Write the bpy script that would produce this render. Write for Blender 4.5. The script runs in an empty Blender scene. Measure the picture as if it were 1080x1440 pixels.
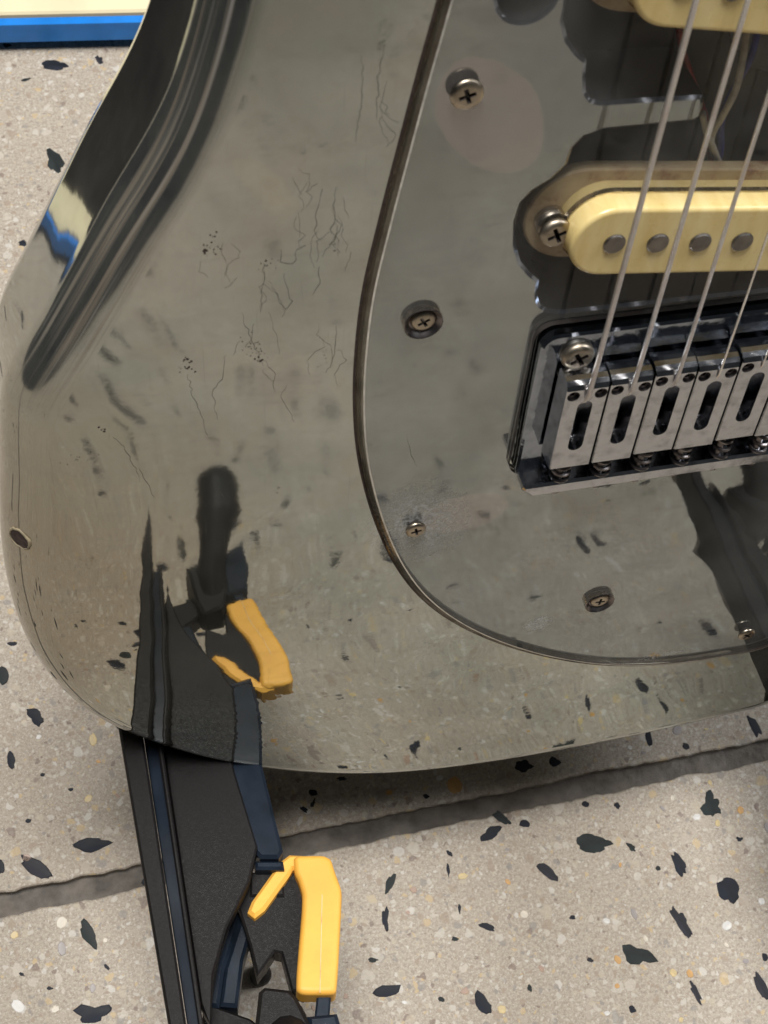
import bpy, bmesh, math, random
import numpy as np
from mathutils import Matrix, Vector
from mathutils.geometry import delaunay_2d_cdt

# ------------------------------------------------------------------ frames
# G frame (millimetres): guitar face plane z=0, X to treble side, Y to neck, Z out of the face.
R = np.array([[0.97070106, 0.06467346, 0.23142342],
              [-0.14136548, -0.62509234, 0.76764274],
              [0.19430712, -0.7778669, -0.5976352]])      # rows: camera right, down, forward in G
CAM = np.array([-142.0, 239.0, 225.0])
FPX = 2080.0
LEAN = math.radians(15)
DFLOOR = 260.0
UP = np.array([0, math.cos(LEAN), math.sin(LEAN)])
MG = Matrix(((1, 0, 0), (0, math.sin(LEAN), -math.cos(LEAN)), (0, math.cos(LEAN), math.sin(LEAN))))

def g2w(p):
    v = MG @ Vector(p)
    return Vector((v.x, v.y, v.z + DFLOOR)) * 0.001

def ray(px, py):
    return R.T @ np.array([(px - 540) / FPX, (py - 720) / FPX, 1.0])

def onz(px, py, z=0.0):            # photo direction met with the plane z=const of the guitar
    d = ray(px, py); t = (z - CAM[2]) / d[2]; return CAM + t * d

def ony(px, py, y):                # ... with the plane y=const (stand arms)
    d = ray(px, py); t = (y - CAM[1]) / d[1]; return CAM + t * d

def onfloor(px, py, h=0.0):        # ... with the floor, in world metres
    d = ray(px, py); t = (-DFLOOR + h - CAM @ UP) / (d @ UP); return g2w(CAM + t * d)

scene = bpy.context.scene
C = scene.collection
random.seed(7)

# ------------------------------------------------------------------ camera
cam = bpy.data.cameras.new('camera'); camo = bpy.data.objects.new('camera', cam); C.objects.link(camo)
rot = MG @ Matrix((R[0], -R[1], -R[2])).transposed()
camo.matrix_world = Matrix.Translation(g2w(CAM)) @ rot.to_4x4()
cam.sensor_fit = 'VERTICAL'; cam.sensor_height = 36.0; cam.lens = FPX / 1440 * 36.0
cam.clip_start = 0.01; cam.clip_end = 50
cam.dof.use_dof = True; cam.dof.focus_distance = 0.43; cam.dof.aperture_fstop = 42
scene.camera = camo

# ------------------------------------------------------------------ light
world = bpy.data.worlds.new('World'); scene.world = world; world.use_nodes = True
world.node_tree.nodes['Background'].inputs[0].default_value = (0.93, 0.97, 1.0, 1)
world.node_tree.nodes['Background'].inputs[1].default_value = 0.035
def area(name, loc, target, sx, sy, power, col):
    l = bpy.data.lights.new(name, 'AREA'); l.shape = 'RECTANGLE'; l.size = sx; l.size_y = sy; l.energy = power; l.color = col
    o = bpy.data.objects.new(name, l); C.objects.link(o); o.location = loc
    o.rotation_euler = (Vector(target) - Vector(loc)).to_track_quat('-Z', 'Y').to_euler()
    return o
area('ceiling_light', (-0.25, 0.22, 2.2), (-0.1, -0.1, 0), 0.85, 0.75, 62, (1.0, 0.98, 0.945))
area('window_light', (1.9, 0.15, 1.9), (0, -0.1, 0.1), 1.0, 1.0, 42, (0.95, 0.975, 1.0))
vs = scene.view_settings; vs.view_transform = 'Standard'; vs.look = 'None'; vs.exposure = 0; vs.gamma = 1; vs.use_curve_mapping = False
scene.render.engine = 'CYCLES'
scene.cycles.max_bounces = 14; scene.cycles.transparent_max_bounces = 16
scene.cycles.glossy_bounces = 8; scene.cycles.transmission_bounces = 10

# ------------------------------------------------------------------ materials
class NT:
    def __init__(s, name):
        s.m = bpy.data.materials.new(name); s.m.use_nodes = True
        s.t = s.m.node_tree; s.n = s.t.nodes; s.b = s.n['Principled BSDF']; s.out = s.n['Material Output']
        s._tc = None
    def node(s, typ, **kw):
        x = s.n.new(typ)
        for k, v in kw.items(): setattr(x, k, v)
        return x
    def set(s, inp, v):
        if hasattr(v, 'is_output') or isinstance(v, bpy.types.NodeSocket): s.t.links.new(v, inp)
        else: inp.default_value = v
    @property
    def co(s):
        if s._tc is None: s._tc = s.node('ShaderNodeTexCoord')
        return s._tc.outputs['Object']
    def noise(s, scale, detail=4, rough=0.55, vec=None, dist=0.0):
        x = s.node('ShaderNodeTexNoise'); s.set(x.inputs['Vector'], vec or s.co)
        x.inputs['Scale'].default_value = scale; x.inputs['Detail'].default_value = detail
        x.inputs['Roughness'].default_value = rough; x.inputs['Distortion'].default_value = dist
        return x.outputs['Fac']
    def vor(s, scale, vec=None, feature='F1', rnd=1.0):
        x = s.node('ShaderNodeTexVoronoi', feature=feature); s.set(x.inputs['Vector'], vec or s.co)
        x.inputs['Scale'].default_value = scale; x.inputs['Randomness'].default_value = rnd
        return x
    def ramp(s, fac, stops, interp='LINEAR'):
        x = s.node('ShaderNodeValToRGB'); s.set(x.inputs['Fac'], fac); e = x.color_ramp.elements; x.color_ramp.interpolation = interp
        while len(e) < len(stops): e.new(0.5)
        for el, (p, c) in zip(e, stops):
            el.position = p; el.color = (c, c, c, 1) if not hasattr(c, '__len__') else (*c, 1)
        return x.outputs['Color']
    def mr(s, v, a, b, c=0.0, d=1.0):
        x = s.node('ShaderNodeMapRange'); s.set(x.inputs[0], v)
        for i, q in enumerate((a, b, c, d)): x.inputs[i + 1].default_value = q
        return x.outputs[0]
    def mix(s, f, a, b, blend='MIX'):
        x = s.node('ShaderNodeMix', data_type='RGBA', blend_type=blend); s.set(x.inputs[0], f)
        for inp, v in ((x.inputs[6], a), (x.inputs[7], b)):
            s.set(inp, v if not (hasattr(v, '__len__') and not isinstance(v, bpy.types.NodeSocket)) else (*v[:3], 1))
        return x.outputs[2]
    def math(s, op, a, b=0.0):
        x = s.node('ShaderNodeMath', operation=op); s.set(x.inputs[0], a); s.set(x.inputs[1], b); return x.outputs[0]
    def vmath(s, op, a, b=None):
        x = s.node('ShaderNodeVectorMath', operation=op); s.set(x.inputs[0], a)
        if b is not None: s.set(x.inputs[1], b)
        return x
    def bump(s, h, dist, strength=1.0):
        x = s.node('ShaderNodeBump'); s.set(x.inputs['Height'], h); x.inputs['Distance'].default_value = dist
        x.inputs['Strength'].default_value = strength; return x.outputs[0]
    def ellipse(s, cx, cy, rx, ry, ang, soft, wob=0.25, wscale=120.0):
        """soft edged blot at (cx,cy) millimetres on the guitar face"""
        v = s.vmath('SUBTRACT', s.co, (cx * .001, cy * .001 + BASE[1] * -.001, 0)).outputs[0]
        r = s.node('ShaderNodeVectorRotate', rotation_type='Z_AXIS'); s.set(r.inputs['Vector'], v); r.inputs['Angle'].default_value = -ang
        v = s.vmath('MULTIPLY', r.outputs[0], (1000 / rx, 1000 / ry, 0)).outputs[0]
        l = s.vmath('LENGTH', v).outputs['Value']
        l = s.math('ADD', l, s.math('MULTIPLY', s.math('SUBTRACT', s.noise(wscale, 5, 0.6), 0.5), wob * 2))
        return s.mr(l, 1 + soft, 1 - soft)

BASE = (0.0, -190.0, 0.0)      # guitar empty sits at the body's base, in G millimetres

def simple(name, col, rough=0.5, metal=0.0, var=0.25, scale=400, spec=0.5, bump=0.0):
    q = NT(name); n = q.noise(scale, 5)
    dark = tuple(c * (1 - var) for c in col); lite = tuple(min(1, c * (1 + var)) for c in col)
    q.set(q.b.inputs['Base Color'], q.ramp(n, [(0.3, dark), (0.7, lite)]))
    q.set(q.b.inputs['Roughness'], q.mr(q.noise(scale * .6, 4), 0.3, 0.7, max(0.03, rough * .75), min(1, rough * 1.3)))
    q.b.inputs['Metallic'].default_value = metal
    q.b.inputs['Specular IOR Level'].default_value = spec
    if bump: q.set(q.b.inputs['Normal'], q.bump(q.noise(scale * 2, 3), bump))
    return q.m

def body_material():
    q = NT('tarnished_mirror_metal')
    big = q.noise(14, 5, 0.6, dist=0.6); mid = q.noise(55, 6, 0.62); fine = q.noise(420, 4, 0.6)
    col = q.ramp(big, [(0.3, (0.32, 0.365, 0.35)), (0.5, (0.445, 0.48, 0.46)), (0.7, (0.55, 0.57, 0.55))])
    col = q.mix(q.mr(mid, 0.45, 0.75, 0, 0.45), col, (0.46, 0.43, 0.39))
    col = q.mix(q.mr(fine, 0.55, 0.8, 0, 0.25), col, (0.36, 0.34, 0.30))
    haze = q.mr(mid, 0.3, 0.75, 0.05, 0.17)
    rough = q.math('ADD', q.mr(q.noise(22, 5, 0.6), 0.3, 0.7, 0.02, 0.04), q.math('MULTIPLY', q.ellipse(*bz(520, 480), 70, 62, 0.2, 0.5, 0.3, 30), 0.04))
    # brownish warm tinge towards the bass edge roundover
    # blots: moisture print by the upper screw, print by the lower screw, white corrosion
    p1 = q.ellipse(*bz(690, 165), 15, 9.5, -0.95, 0.03, 0.18, 60)
    p2 = q.ellipse(*bz(650, 722), 12, 7.5, 0.1, 0.03, 0.2, 110)
    crust = q.math('MULTIPLY', q.ellipse(*bz(590, 735), 11, 14, 0.3, 0.5, 0.5, 260), q.mr(q.noise(700, 5, 0.75), 0.38, 0.54))
    crust2 = q.math('MULTIPLY', q.ellipse(*bz(757, 877), 4.4, 3.4, 0.5, 0.3, 0.6, 500), q.mr(q.noise(1200, 5, 0.7), 0.38, 0.56))
    crust3 = q.math('MULTIPLY', q.ellipse(*bz(930, 921), 9, 1.6, 0.1, 0.4, 0.6, 500), q.mr(q.noise(1200, 5, 0.7), 0.48, 0.62))
    clear = q.ellipse(*bz(375, 262), 8, 3.0, -0.9, 0.3, 0.6, 200)
    dull = q.ellipse(*bz(145, 620), 7.5, 6, 0.2, 0.1, 0.2, 150)
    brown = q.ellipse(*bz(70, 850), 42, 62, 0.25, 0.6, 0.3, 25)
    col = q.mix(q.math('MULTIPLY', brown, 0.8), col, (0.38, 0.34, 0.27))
    sm = q.node('ShaderNodeMapping'); q.set(sm.inputs['Vector'], q.co); sm.inputs['Scale'].default_value = (1, 3.2, 1); sm.inputs['Rotation'].default_value = (0, 0, 0.12)
    col = q.mix(q.mr(q.noise(45, 6, 0.65, vec=sm.outputs[0], dist=0.8), 0.52, 0.72, 0, 0.4), col, (0.33, 0.34, 0.33))
    sc = q.node('ShaderNodeMapping'); q.set(sc.inputs['Vector'], q.co); sc.inputs['Scale'].default_value = (1, 0.03, 1); sc.inputs['Rotation'].default_value = (0, 0, 0.5)
    haze = q.math('ADD', haze, q.mr(q.noise(1500, 3, 0.7, vec=sc.outputs[0]), 0.62, 0.72, 0, 0.12))
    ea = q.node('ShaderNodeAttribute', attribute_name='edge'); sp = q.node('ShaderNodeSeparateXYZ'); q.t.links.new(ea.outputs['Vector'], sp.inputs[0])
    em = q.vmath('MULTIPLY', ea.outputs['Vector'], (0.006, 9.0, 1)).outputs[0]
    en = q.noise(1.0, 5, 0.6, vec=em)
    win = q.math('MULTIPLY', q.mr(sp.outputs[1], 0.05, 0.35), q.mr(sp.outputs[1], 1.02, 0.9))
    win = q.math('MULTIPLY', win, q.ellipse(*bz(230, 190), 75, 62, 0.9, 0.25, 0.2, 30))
    refl_streak = q.math('MULTIPLY', q.mr(en, 0.45, 0.60), win)  # room reflections painted as streaks along the roundover, with some scuffing
    haze = q.math('MAXIMUM', haze, q.math('MULTIPLY', refl_streak, 0.62))
    rough = q.math('ADD', rough, q.math('ADD', q.math('MULTIPLY', refl_streak, 0.12), q.math('MULTIPLY', win, 0.07)))
    refl_tone = q.ramp(q.noise(1.7, 3, 0.6, vec=em), [(0.35, (0.10, 0.075, 0.065)), (0.5, (0.30, 0.25, 0.19)), (0.66, (0.42, 0.40, 0.37))])
    prints = q.math('MAXIMUM', p1, q.math('MULTIPLY', p2, 0.8))
    col = q.mix(q.math('MULTIPLY', prints, 0.8), col, (0.62, 0.575, 0.54))
    col = q.mix(q.math('MULTIPLY', clear, 0.2), col, (0.80, 0.74, 0.62))
    col = q.mix(q.math('MULTIPLY', dull, 0.4), col, (0.40, 0.42, 0.36))
    cr = q.math('MAXIMUM', q.math('MAXIMUM', crust, crust2), crust3)
    haze = q.math('MAXIMUM', haze, q.math('MULTIPLY', prints, 0.2))
    haze = q.math('MAXIMUM', haze, q.math('MULTIPLY', cr, 0.9))
    q.set(q.b.inputs['Base Color'], col); q.b.inputs['Metallic'].default_value = 1
    q.set(q.b.inputs['Roughness'], rough)
    h = q.math('ADD', q.math('MULTIPLY', q.noise(18, 2, 0.4), 1.0), q.math('MULTIPLY', q.noise(160, 3), 0.012))
    q.set(q.b.inputs['Normal'], q.bump(h, 0.0011))
    d = q.node('ShaderNodeBsdfDiffuse'); q.set(d.inputs['Color'], q.mix(cr, q.mix(refl_streak, q.mix(prints, (0.29, 0.285, 0.25), (0.40, 0.37, 0.34)), refl_tone), (0.93, 0.94, 0.90)))
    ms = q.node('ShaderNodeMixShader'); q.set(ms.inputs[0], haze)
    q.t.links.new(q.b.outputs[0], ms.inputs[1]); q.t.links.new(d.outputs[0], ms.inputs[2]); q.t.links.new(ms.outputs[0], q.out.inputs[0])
    return q.m

def bz(px, py):
    p = onz(px, py, 0); return float(p[0]), float(p[1])

def acrylic():
    q = NT('clear_acrylic'); q.n.remove(q.b)
    fr = q.node('ShaderNodeFresnel'); fr.inputs[0].default_value = 1.35
    tr = q.node('ShaderNodeBsdfTransparent'); q.set(tr.inputs[0], (0.93, 0.935, 0.945, 1))
    gl = q.node('ShaderNodeBsdfGlossy'); gl.inputs['Roughness'].default_value = 0.02
    ms = q.node('ShaderNodeMixShader'); ge = q.node('ShaderNodeNewGeometry'); q.set(ms.inputs[0], q.math('MULTIPLY', fr.outputs[0], q.math('SUBTRACT', 1.0, ge.outputs['Backfacing'])))
    q.t.links.new(tr.outputs[0], ms.inputs[1]); q.t.links.new(gl.outputs[0], ms.inputs[2])
    # a breath of dust and hairline scratches lies on the sheet
    di = q.node('ShaderNodeBsdfDiffuse'); q.set(di.inputs[0], (0.5, 0.5, 0.48, 1))
    m2 = q.node('ShaderNodeMixShader'); dust = q.mr(q.noise(30, 6, 0.65), 0.4, 0.75, 0.015, 0.13)
    spk = q.mr(q.noise(2600, 2), 0.74, 0.8, 0, 0.3)
    q.set(m2.inputs[0], q.math('MAXIMUM', dust, spk))
    q.t.links.new(ms.outputs[0], m2.inputs[1]); q.t.links.new(di.outputs[0], m2.inputs[2]); q.t.links.new(m2.outputs[0], q.out.inputs[0])
    return q.m

def acrylic_edge():
    q = NT('acrylic_edge'); q.n.remove(q.b)
    g = q.node('ShaderNodeBsdfGlass'); g.inputs['IOR'].default_value = 1.49; g.inputs['Roughness'].default_value = 0.08
    q.set(g.inputs['Color'], (0.80, 0.74, 0.66, 1))
    d = q.node('ShaderNodeBsdfDiffuse'); q.set(d.inputs[0], q.ramp(q.noise(600, 5, 0.7), [(0.38, (0.018, 0.014, 0.011)), (0.55, (0.06, 0.045, 0.033)), (0.72, (0.20, 0.16, 0.12))]))
    m = q.node('ShaderNodeMixShader'); q.set(m.inputs[0], q.mr(q.noise(150, 5, 0.65), 0.35, 0.7, 0.12, 0.6))
    q.t.links.new(g.outputs[0], m.inputs[1]); q.t.links.new(d.outputs[0], m.inputs[2]); q.t.links.new(m.outputs[0], q.out.inputs[0])
    return q.m

def terrazzo():
    q = NT('terrazzo')
    tc = q.node('ShaderNodeNewGeometry'); P = tc.outputs['Position']
    warp = q.node('ShaderNodeTexNoise'); q.set(warp.inputs['Vector'], P); warp.inputs['Scale'].default_value = 260; warp.inputs['Detail'].default_value = 3
    v = q.vmath('ADD', P, q.vmath('SCALE', q.vmath('SUBTRACT', warp.outputs['Color'], (0.5, 0.5, 0.5)).outputs[0]).outputs[0])
    v.inputs[1].links[0].from_node.inputs['Scale'].default_value = 0.004
    W = v.outputs[0]
    base = q.ramp(q.noise(9, 6, 0.6, vec=P), [(0.3, (0.40, 0.345, 0.275)), (0.7, (0.47, 0.415, 0.34))])
    base = q.mix(q.mr(q.noise(800, 6, 0.8, vec=P), 0.38, 0.62), base, (0.27, 0.22, 0.175))
    base = q.mix(q.mr(q.noise(1300, 4, 0.75, vec=P), 0.53, 0.68), base, (0.56, 0.51, 0.44))
    tints = [(0.0, (0.52, 0.47, 0.40)), (0.16, (0.30, 0.23, 0.17)), (0.3, (0.44, 0.38, 0.29)), (0.44, (0.24, 0.22, 0.20)), (0.56, (0.53, 0.49, 0.43)),
             (0.68, (0.40, 0.34, 0.28)), (0.8, (0.50, 0.37, 0.20)), (0.88, (0.17, 0.12, 0.10)), (0.94, (0.58, 0.55, 0.50))]
    col = base
    for sc, lo, amt in ((620, 0.36, 0.7), (330, 0.36, 0.65), (190, 0.30, 0.6)):
        vo = q.vor(sc, W); sep = q.node('ShaderNodeSeparateColor'); q.t.links.new(vo.outputs['Color'], sep.inputs[0])
        tone = q.ramp(sep.outputs[0], tints, 'CONSTANT')
        size = q.math('MULTIPLY', sep.outputs[1], lo * 1.6)
        m = q.mr(q.math('SUBTRACT', size, vo.outputs['Distance']), -0.02, 0.05)
        keep = q.math('GREATER_THAN', sep.outputs[2], 0.2 if sc > 200 else 0.4)
        col = q.mix(q.math('MULTIPLY', q.math('MULTIPLY', m, keep), amt), col, tone)
    q.set(q.b.inputs['Base Color'], col)
    q.set(q.b.inputs['Roughness'], q.mr(q.noise(40, 5, vec=P), 0.3, 0.7, 0.45, 0.62))
    q.b.inputs['Specular IOR Level'].default_value = 0.35
    q.set(q.b.inputs['Normal'], q.bump(q.noise(500, 6, 0.7, vec=P), 0.0004))
    return q.m

def pickup_cover_mat(name, c0, c1, c2):
    q = NT(name)
    m = q.node('ShaderNodeMapping'); q.set(m.inputs['Vector'], q.co); m.inputs['Scale'].default_value = (1.6, 0.35, 0.35)
    n = q.noise(160, 4, 0.6, vec=m.outputs[0])
    col = q.ramp(n, [(0.25, c0), (0.5, c1), (0.75, c2)])
    col = q.mix(q.mr(q.noise(330, 6, 0.7), 0.60, 0.78, 0, 0.35), col, (0.42, 0.22, 0.06))
    q.set(q.b.inputs['Base Color'], col); q.set(q.b.inputs['Roughness'], q.mr(q.noise(120, 4), 0.3, 0.7, 0.22, 0.38))
    q.b.inputs['Subsurface Weight'].default_value = 0.0
    return q.m

def rust_mat():
    q = NT('rusty_flange')
    n = q.noise(140, 6, 0.7)
    col = q.ramp(n, [(0.35, (0.66, 0.52, 0.30)), (0.54, (0.56, 0.41, 0.23)), (0.66, (0.34, 0.17, 0.08)), (0.78, (0.50, 0.46, 0.38))])
    q.set(q.b.inputs['Base Color'], col); q.b.inputs['Roughness'].default_value = 0.6
    return q.m

def chrome_mat(name, col, rough, grime=0.3):
    q = NT(name)
    n = q.noise(260, 6, 0.65)
    c2 = tuple(x * 0.45 for x in col)
    q.set(q.b.inputs['Base Color'], q.mix(q.mr(n, 0.48, 0.72, 0, grime), col, c2))
    q.b.inputs['Metallic'].default_value = 1
    q.set(q.b.inputs['Roughness'], q.mr(q.noise(180, 5), 0.3, 0.7, rough * .7, rough * 1.5))
    q.set(q.b.inputs['Normal'], q.bump(q.noise(90, 4), 0.0002))
    return q.m

def wound_mat():
    q = NT('wound_string')
    w = q.node('ShaderNodeTexWave', wave_type='BANDS', bands_direction='Y'); q.set(w.inputs['Vector'], q.co); w.inputs['Scale'].default_value = 520
    q.set(q.b.inputs['Base Color'], q.ramp(q.noise(200, 4), [(0.3, (0.84, 0.76, 0.72)), (0.7, (0.97, 0.94, 0.92))]))
    q.b.inputs['Metallic'].default_value = 0.9; q.b.inputs['Roughness'].default_value = 0.3
    q.set(q.b.inputs['Normal'], q.bump(w.outputs['Fac'], 0.00014))
    return q.m

M = {}
M['body'] = body_material()
M['acrylic'] = acrylic(); M['edge'] = acrylic_edge()
M['terrazzo'] = terrazzo(); M['arris_glint'] = simple('acrylic_arris_glint', (0.75, 0.74, 0.70), 0.2, metal=0.5)  # arris strip: highlight painted in as a pale half-metal colour
M['grout'] = simple('grout', (0.115, 0.10, 0.085), 0.9, var=0.4, scale=160, bump=0.001)
M['cover'] = pickup_cover_mat('aged_cream_plastic', (0.68, 0.50, 0.19), (0.78, 0.61, 0.27), (0.84, 0.69, 0.36))
M['flange'] = rust_mat()
M['chrome'] = chrome_mat('worn_chrome', (0.55, 0.60, 0.68), 0.12, 0.5)
M['saddle'] = chrome_mat('brushed_nickel', (0.46, 0.475, 0.51), 0.16, 0.75)
M['plate'] = chrome_mat('smoky_chrome', (0.27, 0.30, 0.35), 0.08, 0.6)
M['screw'] = chrome_mat('aged_nickel_screw', (0.40, 0.35, 0.28), 0.36, 0.8)
M['darksteel'] = chrome_mat('dark_steel', (0.22, 0.20, 0.20), 0.32, 0.6)
M['pole'] = chrome_mat('dull_pole_steel', (0.22, 0.205, 0.19), 0.4, 0.6)
M['pit'] = simple('near_black_fill', (0.03, 0.022, 0.018), 0.8)  # recesses, screw cones and bridge cutout wall coloured near black
M['crack'] = simple('crack_grime', (0.14, 0.13, 0.105), 0.8)
M['cavity'] = simple('cavity_paint', (0.022, 0.023, 0.025), 0.42, var=0.4, scale=60)
M['wood'] = simple('brown_wood', (0.055, 0.035, 0.03), 0.8, var=0.5, scale=700)
M['rim'] = simple('pale_filler', (0.30, 0.25, 0.16), 0.6, var=0.3)
M['wound'] = wound_mat()
M['plain'] = chrome_mat('plain_steel', (0.72, 0.70, 0.68), 0.22, 0.2)
M['white_wire'] = simple('ivory_insulation', (0.62, 0.56, 0.44), 0.45)
M['red_wire'] = simple('red_insulation', (0.35, 0.02, 0.025), 0.45)
M['blue_wire'] = simple('blue_insulation', (0.025, 0.035, 0.28), 0.45)
M['tape'] = simple('grey_shield_tape', (0.075, 0.08, 0.08), 0.35, scale=80)
M['black'] = simple('black_plastic', (0.008, 0.007, 0.007), 0.5, var=0.3, scale=1800, spec=0.22, bump=0.00006)
M['teal'] = simple('worn_black_enamel', (0.010, 0.015, 0.024), 0.36, var=0.4, scale=90, spec=0.16)
M['yellow'] = simple('yellow_rubber', (0.78, 0.40, 0.062), 0.5, var=0.10, scale=60, bump=0.00015)
M['yellow'].node_tree.nodes['Principled BSDF'].inputs['Subsurface Weight'].default_value = 0.0
M['blue'] = simple('blue_plastic_edge', (0.012, 0.24, 0.80), 0.4, var=0.15, scale=60)
M['cream'] = simple('cream_laminate', (0.72, 0.63, 0.42), 0.5, var=0.06, scale=40)
M['maple'] = simple('maple', (0.45, 0.27, 0.12), 0.4, var=0.15, scale=30)
M['rosewood'] = simple('rosewood', (0.06, 0.03, 0.02), 0.5, var=0.3, scale=60)
for k, c in dict(chip_a=(0.012, 0.014, 0.021), chip_b=(0.022, 0.022, 0.028), chip_c=(0.017, 0.022, 0.022)).items():
    M[k] = simple(k, c, 0.6, var=0.6, scale=500, spec=0.2)
for k, c in dict(peb_a=(0.52, 0.40, 0.20), peb_b=(0.56, 0.50, 0.41), peb_c=(0.57, 0.55, 0.52), peb_d=(0.48, 0.27, 0.09), peb_e=(0.33, 0.22, 0.16), peb_f=(0.27, 0.24, 0.23)).items():
    M[k] = simple(k, c, 0.5, var=0.18, scale=500)

# ------------------------------------------------------------------ mesh helpers (millimetres in, metres out)
def mesh_obj(name, verts, faces, mat, parent=None, off=(0, 0, 0), smooth=False, normals=None, fmats=None, world=False):
    vv = [((v[0] - off[0]) * .001, (v[1] - off[1]) * .001, (v[2] - off[2]) * .001) for v in verts]
    me = bpy.data.meshes.new(name); me.from_pydata(vv, [], [list(map(int, f)) for f in faces])
    mats = mat if isinstance(mat, (list, tuple)) else [mat]
    for m in mats: me.materials.append(m)
    if fmats is not None: me.polygons.foreach_set('material_index', fmats)
    me.validate(); me.update()
    if smooth: me.polygons.foreach_set('use_smooth', [True] * len(me.polygons))
    if normals is not None: me.normals_split_custom_set_from_vertices([Vector(n).normalized() for n in normals])
    elif smooth == 'angle':
        me.set_sharp_from_angle(angle=math.radians(38))
    o = bpy.data.objects.new(name, me); C.objects.link(o)
    if parent: o.parent = parent
    return o

class MB:
    def __init__(s): s.v = []; s.f = []; s.m = []
    def add(s, v, f, m=0):
        b = len(s.v); s.v += [tuple(map(float, p)) for p in v]; s.f += [[i + b for i in q] for q in f]; s.m += [m] * len(f); return s
    def build(s, name, mat, parent=None, off=(0, 0, 0), smooth='angle', xf=None):
        v = s.v if xf is None else [xf(p) for p in s.v]
        return mesh_obj(name, v, s.f, mat, parent, off, smooth, fmats=s.m)

def pinp(pts, poly):
    x, y = pts[:, 0], pts[:, 1]; r = np.zeros(len(pts), bool); n = len(poly)
    for i in range(n):
        x1, y1 = poly[i]; x2, y2 = poly[(i + 1) % n]
        c = ((y1 > y) != (y2 > y)); xx = (x2 - x1) * (y - y1) / ((y2 - y1) if y2 != y1 else 1e-12) + x1
        r ^= c & (x < xx)
    return r

def cdt(loops, extra=()):
    """triangulate loops[0] minus the others; returns (points, triangles)"""
    pts = []; edges = []
    for lp in loops:
        b = len(pts); n = len(lp); pts += [Vector((float(p[0]), float(p[1]))) for p in lp]; edges += [(b + i, b + (i + 1) % n) for i in range(n)]
    pts += [Vector((float(p[0]), float(p[1]))) for p in extra]
    ov, oe, of, a, b_, c_ = delaunay_2d_cdt(pts, edges, [], 0, 1e-6)
    P = np.array([(p.x, p.y) for p in ov]); T = np.array(of)
    cen = P[T].mean(axis=1)
    k = pinp(cen, np.array(loops[0])[:, :2])
    for h in loops[1:]: k &= ~pinp(cen, np.array(h)[:, :2])
    return P, T[k]

def ccw(lp):
    lp = [tuple(map(float, p[:2])) for p in lp]
    a = sum(lp[i][0] * lp[(i + 1) % len(lp)][1] - lp[(i + 1) % len(lp)][0] * lp[i][1] for i in range(len(lp)))
    return lp if a > 0 else lp[::-1]

def normals2d(lp):
    p = np.array(lp); t = np.roll(p, -1, 0) - np.roll(p, 1, 0); t /= np.linalg.norm(t, axis=1)[:, None] + 1e-12
    return np.stack([t[:, 1], -t[:, 0]], 1)      # outward for ccw

def inset(lp, d):                                # mitred inset of a ccw loop
    p = np.array(lp); n = len(p); out = []
    for i in range(n):
        a, b, c = p[i - 1], p[i], p[(i + 1) % n]
        e1 = (b - a) / (np.linalg.norm(b - a) + 1e-9); e2 = (c - b) / (np.linalg.norm(c - b) + 1e-9)
        n1 = np.array([-e1[1], e1[0]]); n2 = np.array([-e2[1], e2[0]]); m = n1 + n2; k = m @ m
        out.append(tuple(b + m * (2 * d / k if k > 0.3 else d)))
    return out

def prism(mb, outer, z0, z1, ch=0.0, holes=(), hch=0.0, mat=0, wallmat=None, bottom=True):
    """vertical slab with optional top chamfer on the outline and on the holes"""
    wm = mat if wallmat is None else wallmat
    outer = ccw(outer); holes = [ccw(h) for h in holes]
    top = inset(outer, ch) if ch else outer
    htop = [inset(h, -hch) if hch else h for h in holes]
    P, T = cdt([top] + htop)
    mb.add([(x, y, z1) for x, y in P], T.tolist(), mat)
    def orient(fs, n, flip): return [f[::-1] for f in fs] if flip else fs
    def band(a, za, b, zb, flip):
        n = len(a); v = [(x, y, za) for x, y in a] + [(x, y, zb) for x, y in b]
        f = [[i, (i + 1) % n, n + (i + 1) % n, n + i] for i in range(n)]
        mb.add(v, orient(f, n, flip), wm)
    if ch: band(outer, z0, outer, z1 - ch, False); band(outer, z1 - ch, top, z1, False)
    else: band(outer, z0, outer, z1, False)
    for h, ht in zip(holes, htop):
        if hch: band(h, z0, h, z1 - hch, True); band(h, z1 - hch, ht, z1, True)
        else: band(h, z0, h, z1, True)
    if bottom:
        P, T = cdt([outer] + holes); mb.add([(x, y, z0) for x, y in P], [t[::-1] for t in T.tolist()], mat)
    return mb

def stadium(cx, cy, hl, hw, ang, n=14):
    c, s = math.cos(ang), math.sin(ang); pts = []
    for sx in (1, -1):
        for k in range(n + 1):
            a = -math.pi / 2 + math.pi * k / n
            x = sx * ((hl - hw) + hw * math.cos(a)); y = sx * hw * math.sin(a)
            pts.append((cx + x * c - y * s, cy + x * s + y * c))
    return pts

def circle(cx, cy, r, n=28): return [(cx + r * math.cos(2 * math.pi * k / n), cy + r * math.sin(2 * math.pi * k / n)) for k in range(n)]

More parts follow.
